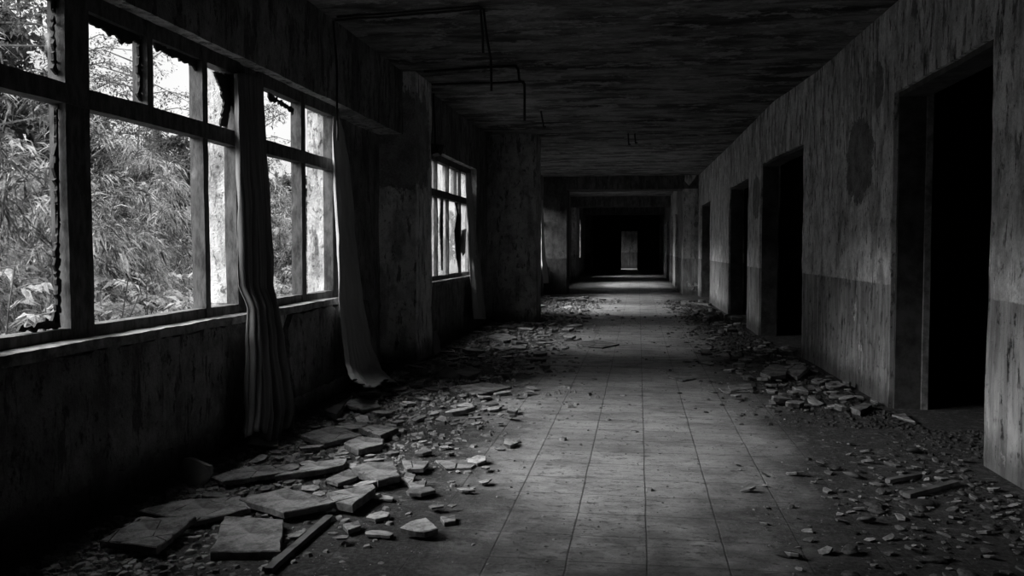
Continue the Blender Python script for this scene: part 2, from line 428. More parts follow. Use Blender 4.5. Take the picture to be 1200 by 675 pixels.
# ------------------------------------------------------------------ windows on the left
def pane_piece(root, y0, y1, z0, z1, mat, name='pane', x=XF):
    MB().box(x - .003, x + .003, y0 - .01, y1 + .01, z0 - .01, z1 + .01).build(name, M[mat], root)
def shard(root, pts, seed, x=XF):
    top = jag([Vector((x + .006, y, z)) for y, z in pts], .014, .011, seed=seed)
    top = [Vector((x + .006, p.y, p.z)) for p in top]
    fixnorm(MB().prism(top, (-.012, 0, 0)).build('grimy_glass_remnant', M['remnant'], root))
TZ0, TZ1 = 1.83, 1.92
def window(idx, y0, y1, mull, upper_only=(), glass=(), sill=True, near=True):
    """mull: list of (y, width) going full height"""
    root = struct(empty('window_%d' % idx, ((XF), (y0 + y1) / 2, SZ)))
    st, am = (.09, .006) if near else (None, 0)
    fr = MB(); d0, d1 = XF - .045, XF + .035
    fr.box(d0, d1, y0 - .03, y0 + .045, SZ, LZ + .01, st, am); fr.box(d0, d1, y1 - .045, y1 + .03, SZ, LZ + .01, st, am)
    fr.box(d0, d1, y0, y1, LZ - .085, LZ + .015, st, am); fr.box(d0, d1, y0, y1, SZ - .01, SZ + .055, st, am)
    fr.build('frame', M['frame'], root)
    MB().box(d0 + .005, d1 + .01, y0, y1, TZ0, TZ1, st, am).build('transom', M['frame'], root)
    for y, wd in mull:
        MB().box(d0 + .003, d1 + .004, y - wd / 2, y + wd / 2, SZ, LZ, st, am).build('mullion', M['frame'], root)
        # sash stiles either side of the post
        if near and wd > .06:
            MB().box(d0 + .01, d1 - .02, y + wd / 2 - .005, y + wd / 2 + .035, SZ + .03, TZ0 + .01, st, am).build('sash_stile', M['frame'], root)
    for y, wd in upper_only:
        MB().box(d0 + .003, d1 + .004, y - wd / 2, y + wd / 2, TZ1 - .01, LZ, st, am).build('upper_mullion', M['frame'], root)
    for g in glass: pane_piece(root, *g)
    if sill:
        s = MB().box(XF + .02, XI + .022, y0 - .02, y1 + .02, SZ - .045, SZ + .002, .05 if near else None, .007 if near else 0, 4)
        s.build('window_sill', M['sill'], root)
    return root
yv = lambda px: YX(px, XF + .035)
ya, yb, yc = YX(86, XF), yv(176), YX(237, XF)
w1 = window(1, W1A[0], W1A[1], [(YX(86, XF), .17), (YX(236, XF), .06)], [(YX(172, XF), .055)],
    [(W1A[0], ya, SZ, TZ0, 'glass'), (ya, yc, SZ, TZ0, 'glass'), (yc, W1A[1], SZ, TZ0, 'glass'), (W1A[0], ya, TZ1, LZ, 'glass'), (yc, W1A[1], TZ1, LZ, 'glass')])
def P(*q): return [(atX(a, b, XF).y, atX(a, b, XF).z) for a, b in q]
shard(w1, P((96, 8), (163, 40), (163, 54), (155, 48), (148, 50), (142, 52), (139, 46), (135, 40), (128, 43), (122, 36), (112, 31), (105, 27), (97, 21)), 3)
shard(w1, P((165, 46), (165, 118), (160, 112), (162, 96), (160, 80), (163, 66), (161, 56)), 4)
shard(w1, P((180, 50), (232, 68), (231, 84), (226, 78), (214, 72), (205, 68), (198, 66), (190, 60), (184, 61), (181, 56)), 5)
shard(w1, P((250, 84), (272, 90), (270, 120), (266, 150), (258, 146), (262, 120), (256, 100)), 6)
shard(w1, P((62, -6), (66, 88), (60, 80), (63, 60), (60, 34), (64, 12)), 7)
shard(w1, P((66, 120), (70, 384), (62, 378), (66, 340), (63, 300), (68, 240), (62, 200), (65, 150)), 8)
shard(w1, P((68, 384), (36, 388), (20, 388), (26, 380), (40, 382), (52, 372), (60, 376), (66, 360)), 9)
w2 = window(2, W1B[0], W1B[1], [(YX(351, XF), .085)], [], [(W1B[0], YX(351, XF), SZ, TZ0, 'glass'), (YX(351, XF), W1B[1], SZ, TZ0, 'glass'), (YX(351, XF), W1B[1], TZ1, LZ, 'glass')])
shard(w2, P((314, 108), (344, 128), (343, 134), (336, 127), (330, 125), (324, 119), (318, 120), (314, 114)), 12)
w3 = window(3, W2[0], W2[1], [(YX(509, XF), .06), (YX(522.5, XF), .05), (YX(537, XF), .05)], [(YX(532, XF), .03)],
    [(W2[0], YX(523, XF), SZ, TZ0, 'dglass'), (YX(523, XF), YX(537, XF), SZ, TZ0, 'dglass'), (YX(537, XF), W2[1], SZ, TZ0, 'dglass'), (W2[0], W2[1], TZ1, LZ, 'dglass')])
shard(w3, P((516, 232), (519, 232), (518.5, 316), (517, 316), (516.5, 300), (515, 270)), 14)
shard(w3, P((533, 238), (536, 238), (537, 270), (537, 316), (534, 300), (532, 270), (535, 250)), 15)
shard(w3, P((541, 270), (546, 268), (545, 296), (542, 300), (539, 290)), 16)
for i, (a, b) in enumerate((W3A, W3B, W4, W5_added, (47.6, 49.6))):  # the last two are unseen windows added for their light
    n = max(2, int((b - a) / 1.0))
    window(4 + i, a, b, [(a + (b - a) * k / n, .06) for k in range(1, n)], [], [(a, b, SZ, LZ, 'glass')] if i < 2 else [], near=False)
# door frames on the right
for i, ((a, b), h) in enumerate(zip(DO, DH)):
    root = struct(empty('door_%d' % (i + 1), (rx(b) + .13, (a + b) / 2, 0)))
    fr = MB()
    t = .03
    fr.box(.03 , .235, b - .035, b + .01, 0, h, .15, .004, warp=wp)
    fr.box(.03, .235, a - .01, a + .035, 0, h, .15, .004, warp=wp); fr.box(.03, .235, a, b, h - .035, h + .01, .15, .004, warp=wp)
    fr.build('door_frame', M['jamb'], root)
    if i == 0:
        MB().box(.215, .26, b - .05, b - .03, 0, h - .02, .15, .003, warp=wp).build('door_stop', M['jambedge'], root)
# ------------------------------------------------------------------ curtains
def curtain(label, rows, folds, amp, seed, name='curtain', nu=90, nv=80, hem=0):
    """rows: (py, px_left, px_right, X)"""
    r = random.Random(seed); ph = [r.uniform(0, 6.28) for _ in range(6)]
    ys = [q[0] for q in rows]
    def at(py):
        for a, b in zip(rows, rows[1:]):
            if py <= b[0]:
                t = (py - a[0]) / (b[0] - a[0]); t2 = t * t * (3 - 2 * t)
                return [a[i] + (b[i] - a[i]) * (t * .5 + t2 * .5) for i in (1, 2, 3)]
        return rows[-1][1:]
    v = []; fc = []
    for j in range(nv + 1):
        t = j / nv; py = ys[0] + (ys[-1] - ys[0]) * t
        L, R, X = at(py)
        for i in range(nu + 1):
            u = i / nu
            uu = u + .025 * math.sin(5 * t + ph[0] + u * 7)
            k = (.45 + .55 * t)
            d = (math.sin(uu * folds * 6.28 + ph[1] + 1.2 * t) + .5 * math.sin(uu * folds * 2.3 * 6.28 + ph[2] - 2 * t) + .35 * math.sin(uu * folds * .5 * 6.28 + ph[3] + 3 * t)) * amp * k
            p = atX(L + (R - L) * u, py + (max(0, t - .55) / .45) ** 2 * hem * math.sin(u * 9 + ph[5]) * (1 + .5 * math.sin(u * 31)), X)
            p.x += d; p.y += .4 * d * math.cos(uu * folds * 6.28 + ph[4])
            if p.z < .012: p.z = .012 + .01 * abs(math.sin(u * 30))
            p += noise.noise_vector(p * 6) * .006
            v.append(tuple(p))
    for j in range(nv):
        for i in range(nu):
            a = j * (nu + 1) + i; fc.append((a, a + 1, a + nu + 2, a + nu + 1))
    me = bpy.data.meshes.new(name); me.from_pydata(v, [], fc); me.materials.append(M['cloth' if 'dark pleated' in label else 'cloth2'])
    me.polygons.foreach_set('use_smooth', [True] * len(fc)); me.update()
    o = link(name, me); so = o.modifiers.new('thickness', 'SOLIDIFY'); so.thickness = .003
    return tag(o, label, 'curtain')
curtain('long dark pleated curtain hanging between the two nearest windows down to the floor',
        [(86, 276, 306, -2.44), (150, 277, 310, -2.43), (250, 280, 317, -2.42), (335, 280, 321, -2.38), (362, 292, 325, -2.31), (400, 292, 331, -2.27), (450, 291, 340, -2.25), (480, 290, 344, -2.23), (510, 288, 338, -2.2)], 9, .028, 1, hem=9, nu=170)
curtain('pale gathered curtain at the far edge of the second window, spread out on the floor',
        [(136, 391, 397, -2.40), (160, 389, 403, -2.42), (200, 390, 408, -2.42), (260, 393, 414, -2.42), (345, 396, 424, -2.33), (400, 402, 434, -2.27), (430, 404, 446, -2.22), (443, 408, 458, -2.12), (450, 412, 470, -2.0)], 6, .016, 2, nu=150, hem=4)
curtain('thin bright curtain drawn to the far edge of the window past the first pillar',
        [(203, 547, 550, -2.46), (245, 548.5, 556, -2.45), (300, 551, 561, -2.42), (318, 552, 563, -2.36), (340, 554, 565, -2.30), (374, 556, 568, -2.26)], 4, .03, 3, nu=50, nv=50)
curtain('narrow white curtain at the distant window behind the second pillar',
        [(234, 632.5, 635.5, -2.36), (290, 633, 638, -2.34), (332, 635, 641, -2.3)], 3, .03, 4, nu=40, nv=40)
curtain('torn end of curtain hanging low at the back of the first pillar',
        [(388, 508, 510.5, -2.24), (405, 509, 514, -2.24), (421, 509, 518, -2.22)], 3, .02, 5, name='curtain_scrap', nu=30, nv=30)
# ------------------------------------------------------------------ cables
def cable(name, label, runs, r=.007, cat='cable'):
    m = MB()
    for pts in runs:
        q = []
        for a, b in zip(pts, pts[1:]):
            for k in range(6): q.append(Vector(a).lerp(Vector(b), k / 6))
        q.append(Vector(pts[-1]))
        q = [p + noise.noise_vector(p * 3) * .008 for p in q]
        m.tube(q, r, 6)
    return tag(m.build(name, M['wire'], smooth=True), label, cat)
zc = CZ - .02
A = atZ(393, 24, zc); B = atZ(563, 10, zc)
cable('ceiling_cable', 'black double cable crossing the ceiling nearest the camera and dangling at its end',
      [[A, B, atY(566, 40, B.y), atY(566, 62, B.y)], [atZ(395, 20, zc), atZ(560, 7, zc), atZ(567, 12, zc), atY(571, 45, B.y), atY(575, 70, B.y), atY(576, 107, B.y)]], .009)
yA = A.y
cable('wall_cable', 'vertical black cable running down the left wall above the second curtain',
      [[(XI + .02, yA, zc), atX(394, 70, XI + .02), atX(395, 121, XI + .02), atX(395.5, 165, -2.37)]], .009)
A2 = atZ(497, 84, zc); B2 = atZ(604, 77, zc)
cable('ceiling_cable', 'black cable crossing the ceiling above the first pillar with a bent drop',
      [[A2, B2, atY(607, 82, B2.y), atY(608, 94, B2.y), atY(614, 98, B2.y), atY(614.5, 142, B2.y)]], .012)
cable('ceiling_cable', 'straight black cable crossing the ceiling just beyond the bent one', [[atZ(506, 99, zc), atZ(614, 96, zc)]], .012)
cable('wall_cable', 'vertical black cable on the wall above the window past the first pillar',
      [[atX(508, 108, XI + .02), atX(509, 140, XI + .02), atX(510, 172, XI + .03)]], .011)
bb = MB(); q = atX(511, 175, XI + .05)
m_ = MB().box(q.x - .06, q.x + .05, q.y - .12, q.y + .12, q.z - .07, q.z + .06, .04, .03, 9); tag(m_.build('cable_bundle', M['wire']), 'black lump of bundled cable at the head of the window past the first pillar', 'cable')
for (a, b, c_, d, lb) in ((736, 160, 737, 170, 'small black ceiling hook hanging left of centre above the far corridor'), (744, 160, 745, 168, 'small black ceiling hook hanging just right of its twin above the far corridor'),
                      (634, 134, 637, 149, 'short black cable stub hanging from the ceiling before the second pillar')):
    t_ = atZ(a, b - 2, zc); e_ = atY(c_, d, t_.y)
    cable('ceiling_hook' if 'hook' in lb else 'cable_stub', lb, [[(t_.x, t_.y, CZ + .02), t_, e_, (e_.x + .03, e_.y, e_.z + .01)]], .012, 'hook' if 'hook' in lb else 'cable')
# ------------------------------------------------------------------ rubble
def slab(px, z, th, label, name='plaster_slab', tilt=(0, 0), mat='slab', cat='rubble', seed=0, group=None):
    pts = [atZ(a, b, z) for a, b in px]
    cen = sum(pts, Vector()) / len(pts)
    loc = [p - cen for p in pts]
    loc = jag(loc, .05, .006, seed=seed)
    m = MB(); n = len(loc)
    import bmesh
    bm = bmesh.new()
    r = random.Random(seed)
    def ring(zz, s): return [bm.verts.new((p.x * s + r.uniform(-.002, .002), p.y * s + r.uniform(-.002, .002), zz)) for p in loc]
    t0 = ring(0, .975); t1 = ring(-.005, 1); t2 = ring(-th, .985)
    bm.faces.new(t0); bf = bm.faces.new(list(reversed(t2)))
    for A_, B_, mi in ((t0, t1, 0), (t1, t2, 1)):
        for i in range(n):
            j = (i + 1) % n; fc = bm.faces.new((A_[i], B_[i], B_[j], A_[j])); fc.material_index = mi
    bmesh.ops.recalc_face_normals(bm, faces=bm.faces[:])
    me = bpy.data.meshes.new(name); bm.to_mesh(me); bm.free()
    me.materials.append(M[mat]); me.materials.append(M['slabedge'])
    o = link(name, me); o.location = cen; o.rotation_euler = (tilt[0], tilt[1], 0)
    # rest on the ground
    R = o.rotation_euler.to_matrix(); lo = min((R @ v.co).z for v in me.vertices) + cen.z
    if lo < .001 or lo > .03: o.location.z -= lo - .001
    return tag(o, label, cat, group)
slab([(161, 598), (204, 587), (281, 581), (295, 595), (255, 604), (228, 610)], .045, .025, 'pale wedge of plaster lying under the two nearest squared slabs, left side', seed=3)
slab([(116, 632), (163, 608), (230, 606), (183, 640)], .06, .03, 'leftmost large slanting slab nearest the camera beside the dark wall', tilt=(.02, 0), seed=2)
slab([(263, 594), (332, 598), (329, 633), (246, 635)], .075, .035, 'nearest squarish thick slab with its front edge towards the camera', seed=1)
slab([(280, 584), (337, 571), (395, 588), (333, 600)], .055, .03, 'broad pointed slab behind the nearest squarish slab', seed=4)
slab([(382, 577), (437, 567), (440, 571), (413, 591), (393, 587)], .06, .04, 'thick slab with a dark broken edge right of the broad pointed slab', seed=5)
slab([(352, 509), (390, 498), (424, 509), (380, 519)], .05, .03, 'diamond shaped slab in front of the first curtain foot', seed=6)
slab([(420, 501), (439, 497), (467, 501), (446, 510)], .05, .035, 'small squarish slab touching the right tip of the diamond slab', seed=7)
slab([(403, 519), (420, 511), (450, 514), (449, 520), (420, 527)], .045, .035, 'thick broken slab just in front of the small squarish slab', seed=8)
slab([(412, 548), (431, 541), (460, 541), (469, 557), (443, 563)], .06, .035, 'kite shaped slab in the middle of the left heap', seed=9)
slab([(397, 497), (412, 494), (433, 497), (418, 502)], .04, .02, 'thin slab behind the diamond shaped slab', seed=10)
slab([(403, 473), (412, 467), (442, 469), (446, 476), (424, 480)], .045, .025, 'rounded pale slab lying by the foot of the second curtain', seed=11)
slab([(246, 558), (293, 546), (351, 543), (352, 551), (262, 564)], .05, .025, 'long cracked slab reaching back from the wall in the left heap', seed=12)
slab([(322, 557), (374, 540), (407, 537), (402, 545), (356, 553)], .05, .03, 'long narrow sloping slab right of the long cracked one', seed=13)
slab([(471, 539), (503, 540), (496, 549), (477, 549)], .04, .02, 'small grey slab right of the kite shaped slab', seed=14)
slab([(510, 539), (562, 539), (552, 548), (522, 549)], .012, .01, 'thin flat pale sheet lying alone on the tiles right of the heap', seed=15)
slab([(382, 561), (410, 549), (420, 558), (396, 566)], .035, .02, 'grey slab left of the kite shaped slab', seed=16)
slab([(468, 551), (487, 556), (483, 566), (470, 562)], .03, .02, 'dark piece tucked at the right corner of the kite slab', seed=17)
slab([(478, 566), (500, 562), (498, 570), (484, 573)], .03, .02, 'small dark rounded slab in front of the left heap', seed=18)
slab([(402, 614), (420, 610), (423, 616), (408, 621)], .03, .02, 'small dark block lying by the tip of the wooden batten', name='rubble_block', seed=19)
slab([(516, 605), (533, 603), (534, 610), (520, 612)], .02, .018, 'small dark chunk alone on the open floor centre left', name='rubble_block', seed=20)
slab([(300, 498), (330, 505), (326, 522), (290, 520)], .04, .025, 'dark slab beneath the first curtain by the wall', seed=21, mat='flake')
slab([(380, 480), (402, 470), (412, 462), (395, 486)], .06, .04, 'dark lump of masonry against the wall between the curtains', seed=22, mat='stone')
slab([(891, 436), (900, 429), (923, 431), (921, 439), (903, 441)], .06, .035, 'largest pale block in the heap beside the right wall', seed=23)
slab([(853, 452), (880, 449), (882, 455), (856, 458)], .02, .012, 'thin pale sheet at the left foot of the right heap', seed=24)
slab([(918, 434), (938, 428), (946, 433), (934, 439)], .06, .035, 'dark slab leaning up behind the right heap against the wall', seed=25, tilt=(.05, -.1))
slab([(996, 472), (1013, 467), (1022, 469), (1008, 477)], .07, .04, 'pale block at the near end of the right heap by the wall', seed=26)
slab([(1058, 490), (1045, 486), (1060, 484), (1072, 494)], .02, .015, 'bright splinter lying at the foot of the nearest door jamb', seed=27)
slab([(676, 401), (700, 398), (726, 403), (706, 407), (690, 406)], .02, .016, 'thin flake with a shadowed edge in the middle of the corridor', seed=28)
slab([(780, 434), (806, 437), (816, 443), (800, 446), (784, 442)], .015, .012, 'flat pale flake in the corridor left of the right heap', seed=29)
slab([(842, 455), (878, 453), (884, 458), (850, 460)], .012, .01, 'long thin flake on the floor in front of the right heap', seed=30)
slab([(600, 405), (618, 403), (616, 408), (598, 408)], .03, .02, 'bright flake on the rubble past the first pillar', seed=31)
slab([(572, 391), (588, 384), (606, 392), (590, 396)], .09, .05, 'pale mound of plaster before the second pillar', seed=32)
slab([(581, 380), (594, 377), (597, 382), (584, 383)], .14, .05, 'small pale stone on top of the mound before the second pillar', seed=33, name='rubble_block')
slab([(533, 452), (570, 448), (600, 453), (560, 462)], .03, .02, 'broad grey sheet on the floor right of the first pillar foot', seed=34)
slab([(530, 432), (552, 425), (566, 431), (548, 438)], .07, .04, 'dark slab lying behind the leaning sheet by the first pillar', seed=35, mat='flake')
def leaning(px, foot_y, back, label, seed, name='leaning_sheet', mat='flake'):
    """sheet standing on the ground at row foot_y, outline from pixels on its own tilted plane"""
    base = atZ(sum(p[0] for p in px) / len(px), foot_y)
    pts = []
    for a, b in px:
        p = atY(a, b, base.y); h = max(p.z, .003); pts.append(Vector((p.x, base.y + h * back, h)))
    pts = jag(pts, .03, .004, seed=seed)
    return tag(fixnorm(MB().prism(pts, (.003, .018, .004)).build(name, M[mat])), label, 'rubble')
leaning([(210, 572), (209, 541), (216, 540), (243, 549), (245, 558), (238, 572)], 572, .35, 'grey sheet standing up on edge by the dark near wall', 41)
leaning([(505, 441), (504, 424), (519, 423), (524, 430), (514, 441)], 441, .3, 'bright curled sheet standing at the foot of the first pillar', 42, mat='slab')
leaning([(506, 443), (520, 430), (530, 434), (541, 444)], 444, .6, 'dark triangular sheet leaning in front of the bright curled one', 43, mat='wood')
# batten and boards
def batten(a, b, wd, th, label, z=.03, name='wooden_batten'):
    p, q = atZ(*a, z), atZ(*b, z); d = (q - p); L = d.length
    m = MB().box(-wd / 2, wd / 2, 0, L, -th, 0, .03, .004, 6)
    o = m.build(name, M['wood']); o.location = (p.x, p.y, th + .003); o.rotation_euler = (0, 0, math.atan2(-d.x, d.y))
    return tag(o, label, 'wood')
batten((314, 664), (386, 602), .032, .022, 'long thin wooden batten lying diagonally in front of the left heap')
batten((1062, 577), (1120, 562), .04, .022, 'dark timber lying in the gravel in front of the nearest doorway')
batten((1040, 560), (1078, 553), .03, .02, 'short stick lying behind the timber by the nearest doorway', name='stick')
batten((800, 355), (832, 357), .12, .05, 'board lying across the floor near the farthest doorway', name='board')
# repeated rubble: unit meshes
import bmesh
def flake_mesh(seed, pebble=False, thick=1.0, name=None):
    r = random.Random(seed); bm = bmesh.new()
    if pebble:
        bmesh.ops.create_icosphere(bm, subdivisions=2, radius=.5)
        for v in bm.verts:
            v.co += noise.noise_vector(v.co * 1.6 + Vector((seed, 0, 0))) * .22
            v.co.z = max(v.co.z * .36, -.1)
        lo = min(v.co.z for v in bm.verts)
        for v in bm.verts: v.co.z -= lo
        for fc in bm.faces: fc.smooth = seed % 2 == 0
    else:
        k = r.randint(5, 8); angs = sorted(r.uniform(0, 2 * PI) for _ in range(k))
        angs = [(a * .5 + 2 * PI * i / k * .5) for i, a in enumerate(angs)]
        asp = r.uniform(.5, .9); pts = [Vector((math.cos(a) * .5 * r.uniform(.75, 1.1), math.sin(a) * .5 * asp * r.uniform(.75, 1.1), 0)) for a in angs]
        pts = jag(pts, .12, .02, seed=seed); th = r.uniform(.06, .16) * thick
        t0 = [bm.verts.new((p.x * .93, p.y * .93, th)) for p in pts]; t1 = [bm.verts.new((p.x, p.y, th * .85)) for p in pts]; t2 = [bm.verts.new((p.x * .96, p.y * .96, 0)) for p in pts]
        bm.faces.new(t0); bm.faces.new(list(reversed(t2))); n = len(pts)
        for A_, B_, mi in ((t0, t1, 0), (t1, t2, 1)):
            for i in range(n):
                j = (i + 1) % n; fc = bm.faces.new((A_[i], B_[i], B_[j], A_[j])); fc.material_index = mi
        bmesh.ops.recalc_face_normals(bm, faces=bm.faces[:])
    me = bpy.data.meshes.new('pebble' if pebble else 'plaster_flake'); bm.to_mesh(me); bm.free()
    me.materials.append(M['stone' if pebble else 'flake'])
    if not pebble: me.materials.append(M['slabedge'])
    return me
CM = [flake_mesh(i + 300, thick=1.7) for i in range(10)]
FM = [flake_mesh(i + 100) for i in range(14)]; PM = [flake_mesh(i + 200, True) for i in range(8)]
def visible(p):
    d = Vector(p) - Vector((0, 0, H)); c_ = d.dot(fwd)
    if c_ < .5: return False
    x = 600 + F * d.dot(right) / c_; y = 337.5 - F * d.dot(up) / c_
    return -5 < x < 1205 and y < 685
def blocked(x, y):
    if x < P1X + .1 and 8.6 < y < 9.9: return True
    if x < p2.x + .1 and p2.y - .1 < y < p2.y + .85: return True
    if x < XI + .12 or y > GY - .1 and (x < g1.x or x > g2.x - .1): return True
    for a, b in DO:
        if a + .15 < y < b - .15 and x < 2.6: return False
    return x > rx(y) - .08
slabs_xy = [(o.location.x, o.location.y, max(o.dimensions.x, o.dimensions.y) * .42) for o in C.objects if o.name.startswith(('plaster_slab',))]
def place(meshes, n, sampler, smin, smax, pw, name, label, group, tilt=.16, zmax=.02, cat='rubble', flat=1.0):
    k = 0; tries = 0; first = None
    R = random.Random(hash(label) % 1000 if False else sum(map(ord, label)))
    got = []
    while k < n and tries < n * 60:
        tries += 1
        x, y = sampler(R)
        if blocked(x, y) or not visible((x, y, 0)): continue
        s = smin + (smax - smin) * R.random() ** pw
        if any(math.hypot(x - a, y - b) < (s + c2) * .42 for a, b, c2 in got): continue
        if any(math.hypot(x - a, y - b) < c2 for a, b, c2 in slabs_xy): continue
        got.append((x, y, s))
        me = R.choice(meshes)
        if first is None: first = bpy.data.objects.new(name, me); o = first
        else: o = first.copy(); o.data = me
        C.objects.link(o); o.scale = (s, s, s * flat)
        o.rotation_euler = (R.uniform(-tilt, tilt), R.uniform(-tilt, tilt), R.uniform(0, 6.28))
        o.location = (x, y, R.random() ** 2 * zmax + .3 * s * abs(math.sin(max(map(abs, o.rotation_euler[:2])))))
        tag(o, label, cat, group); k += 1
    return k
def gz(R, a, b): return a + (b - a) * R.random()
def left_band(y0, y1, x0=-2.3, x1=-.9, p=1.3):
    def f_(R): return x0 + (x1 - x0) * R.random() ** p, gz(R, y0, y1)
    return f_
place(FM, 68, left_band(3.3, 5.6, -2.1, -.75), .05, .2, 2.0, 'plaster_flake', 'grey plaster flake in the near left heap below the first window', 'plaster flakes of the near left heap')
place(FM, 80, left_band(5.6, 8.6, -2.2, -.85), .06, .26, 1.8, 'plaster_flake', 'grey plaster flake on the left floor between the curtains and first pillar', 'plaster flakes by the second curtain')
place(FM, 62, left_band(8.6, 13.2, -2.2, -.8), .07, .34, 1.6, 'plaster_flake', 'pale plaster flake on the left floor between the two pillars', 'plaster flakes between the pillars')
place(FM, 34, left_band(14.3, 21, -2.2, -.7, 1.6), .1, .42, 1.6, 'plaster_flake', 'bright plaster flake on the left floor beyond the second pillar', 'plaster flakes beyond the second pillar')
place(CM, 110, lambda R: (1.8 - abs(R.gauss(0, .36)), gz(R, 6.5, 10.8)), .05, .2, 1.6, 'plaster_chunk', 'broken chunk in the heap along the right wall', 'plaster chunks along the right wall', zmax=.03)  # thicker plaster flakes, the same rubble as the thin ones
place(CM, 50, left_band(7.5, 13.2, -2.2, -1.0), .05, .2, 1.6, 'plaster_chunk', 'thick broken chunk on the left floor around the first pillar', 'plaster chunks around the first pillar', zmax=.03)
place(CM, 60, left_band(3.6, 7.4, -2.1, -.9), .03, .12, 1.6, 'plaster_chunk', 'thick broken chunk among the near left slabs', 'plaster chunks among the near left slabs', zmax=.02)
place(CM, 36, lambda R: (1.6 - abs(R.gauss(0, .35)), gz(R, 11, 19)), .08, .26, 1.6, 'plaster_chunk', 'broken chunk on the right floor by the far doorways', 'plaster chunks by the far doorways', zmax=.03)
place(FM, 46, lambda R: (gz(R, .85, 1.85) if R.random() < .8 else gz(R, .5, 1.0), gz(R, 6.4, 10.6)), .06, .26, 1.7, 'plaster_flake', 'plaster flake in the heap along the right wall', 'plaster flakes along the right wall')
place(FM, 20, lambda R: (gz(R, .75, 1.65), gz(R, 11, 20)), .08, .34, 1.6, 'plaster_flake', 'plaster flake on the right floor by the far doorways', 'plaster flakes by the far doorways')
o = bpy.data.objects.new('pebble', PM[0]); C.objects.link(o); o.location = atZ(1081, 592); o.scale = (.17, .12, .09); o.rotation_euler = (0, 0, .3); tag(o, 'largest pale oval stone in the gravel in front of the nearest doorway', 'stone')
o = bpy.data.objects.new('pebble', PM[1]); C.objects.link(o); o.location = atZ(1096, 658); o.scale = (.09, .07, .07); tag(o, 'rounded stone at the bottom edge right of centre of the gravel', 'stone')
o = bpy.data.objects.new('pebble', PM[2]); C.objects.link(o); o.location = atZ(923, 652); o.scale = (.09, .06, .07); tag(o, 'single rounded stone lying on the tiles left of the gravel', 'stone')
place(PM[:3] + FM, 260, lambda R: (max(.55, R.gauss(1.55, .42)), min(5.6, max(2.9, R.gauss(4.0, .65)))), .022, .09, 1.6, 'pebble', 'small dark stone in the gravel in front of the nearest doorway', 'stones by the nearest doorway', tilt=.3, zmax=.004, cat='stone')
# grit nobody could count
def grit(name, n, sampler, smin, smax, label, mat='grit', seed=5):
    R = random.Random(seed); V_ = []; Fc = []
    k = 0
    while k < n:
        x, y = sampler(R)
        if blocked(x, y): continue
        s = smin + (smax - smin) * R.random() ** 3; s *= (.6 + y / 18)
        a = R.uniform(0, 6.28); o_ = len(V_); hgt = s * R.uniform(.1, .42); m_ = R.choice((4, 5, 6))
        for q in range(m_):
            t = a + q * 2 * PI / m_; rr = s * R.uniform(.3, .62)
            V_.append((x + math.cos(t) * rr, y + math.sin(t) * rr, 0.0)); 
        for q in range(m_):
            vx, vy, _ = V_[o_ + q]; V_.append((x + (vx - x) * .7, y + (vy - y) * .7, hgt * R.uniform(.6, 1.1)))
        Fc.append(tuple(range(o_ + m_, o_ + 2 * m_)))
        for q in range(m_): Fc.append((o_ + q, o_ + (q + 1) % m_, o_ + m_ + (q + 1) % m_, o_ + m_ + q))
        k += 1
    me = bpy.data.meshes.new(name); me.from_pydata(V_, [], Fc); me.materials.append(M[mat]); me.update()
    return tag(link(name, me), label, 'debris', kind='stuff')
def lg(R):
    y = 2.6 + 18 * R.random() ** 1.6; return max(-2.3, -2.3 + abs(R.gauss(0, .68 if y > 4.2 else .45))), y
grit('plaster_crumbs', 17000, lg, .007, .075, 'fine plaster crumbs covering the floor along the left wall')
def rg(R):
    y = 2.8 + 17 * R.random() ** 2.2; return rx(y) - abs(R.gauss(0, .42)) + (.5 if y < 6 else 0), y
grit('gravel', 13000, rg, .007, .055, 'fine gravel and crumbs covering the floor along the right wall', mat='stone', seed=6)
grit('floor_grit', 4500, lambda R: (gz(R, -1.4, 1.3), 2.6 + 12 * R.random() ** 1.5), .003, .022, 'scattered specks of grit on the open tiles', seed=8)
def bits(R):
    y = 14.3 + 6.5 * R.random(); return -2.2 + abs(R.gauss(0, .6)), y
# ------------------------------------------------------------------ outside
def leaves(n, P0, D, L, Wd, droop=.0, nrm=None):
    """numpy: arrays of base, direction, length, width -> verts, faces of folded blades"""
    D = D / np.linalg.norm(D, axis=1, keepdims=True)
    rnd = rng.normal(size=D.shape) * .6 + np.array([0, 0, 1.0])
    S = np.cross(D, rnd); S /= (np.linalg.norm(S, axis=1, keepdims=True) + 1e-9)
    L = L[:, None]; Wd = Wd[:, None]
    mid = P0 + D * L * .45; tip = P0 + D * L + np.array([0, 0, -1.0]) * L * droop
    v = np.stack([P0, mid + S * Wd, tip, mid - S * Wd], 1).reshape(-1, 3)
    return v
def quadmesh(name, v, mat):
    n = len(v) // 4; me = bpy.data.meshes.new(name)
    me.vertices.add(n * 4); me.vertices.foreach_set('co', v.astype(np.float32).ravel())
    me.loops.add(n * 4); me.loops.foreach_set('vertex_index', np.arange(n * 4, dtype=np.int32))
    me.polygons.add(n); me.polygons.foreach_set('loop_start', np.arange(0, n * 4, 4, dtype=np.int32)); me.polygons.foreach_set('loop_total', np.full(n, 4, dtype=np.int32))
    me.materials.append(mat); me.update(calc_edges=True); me.validate(); return me
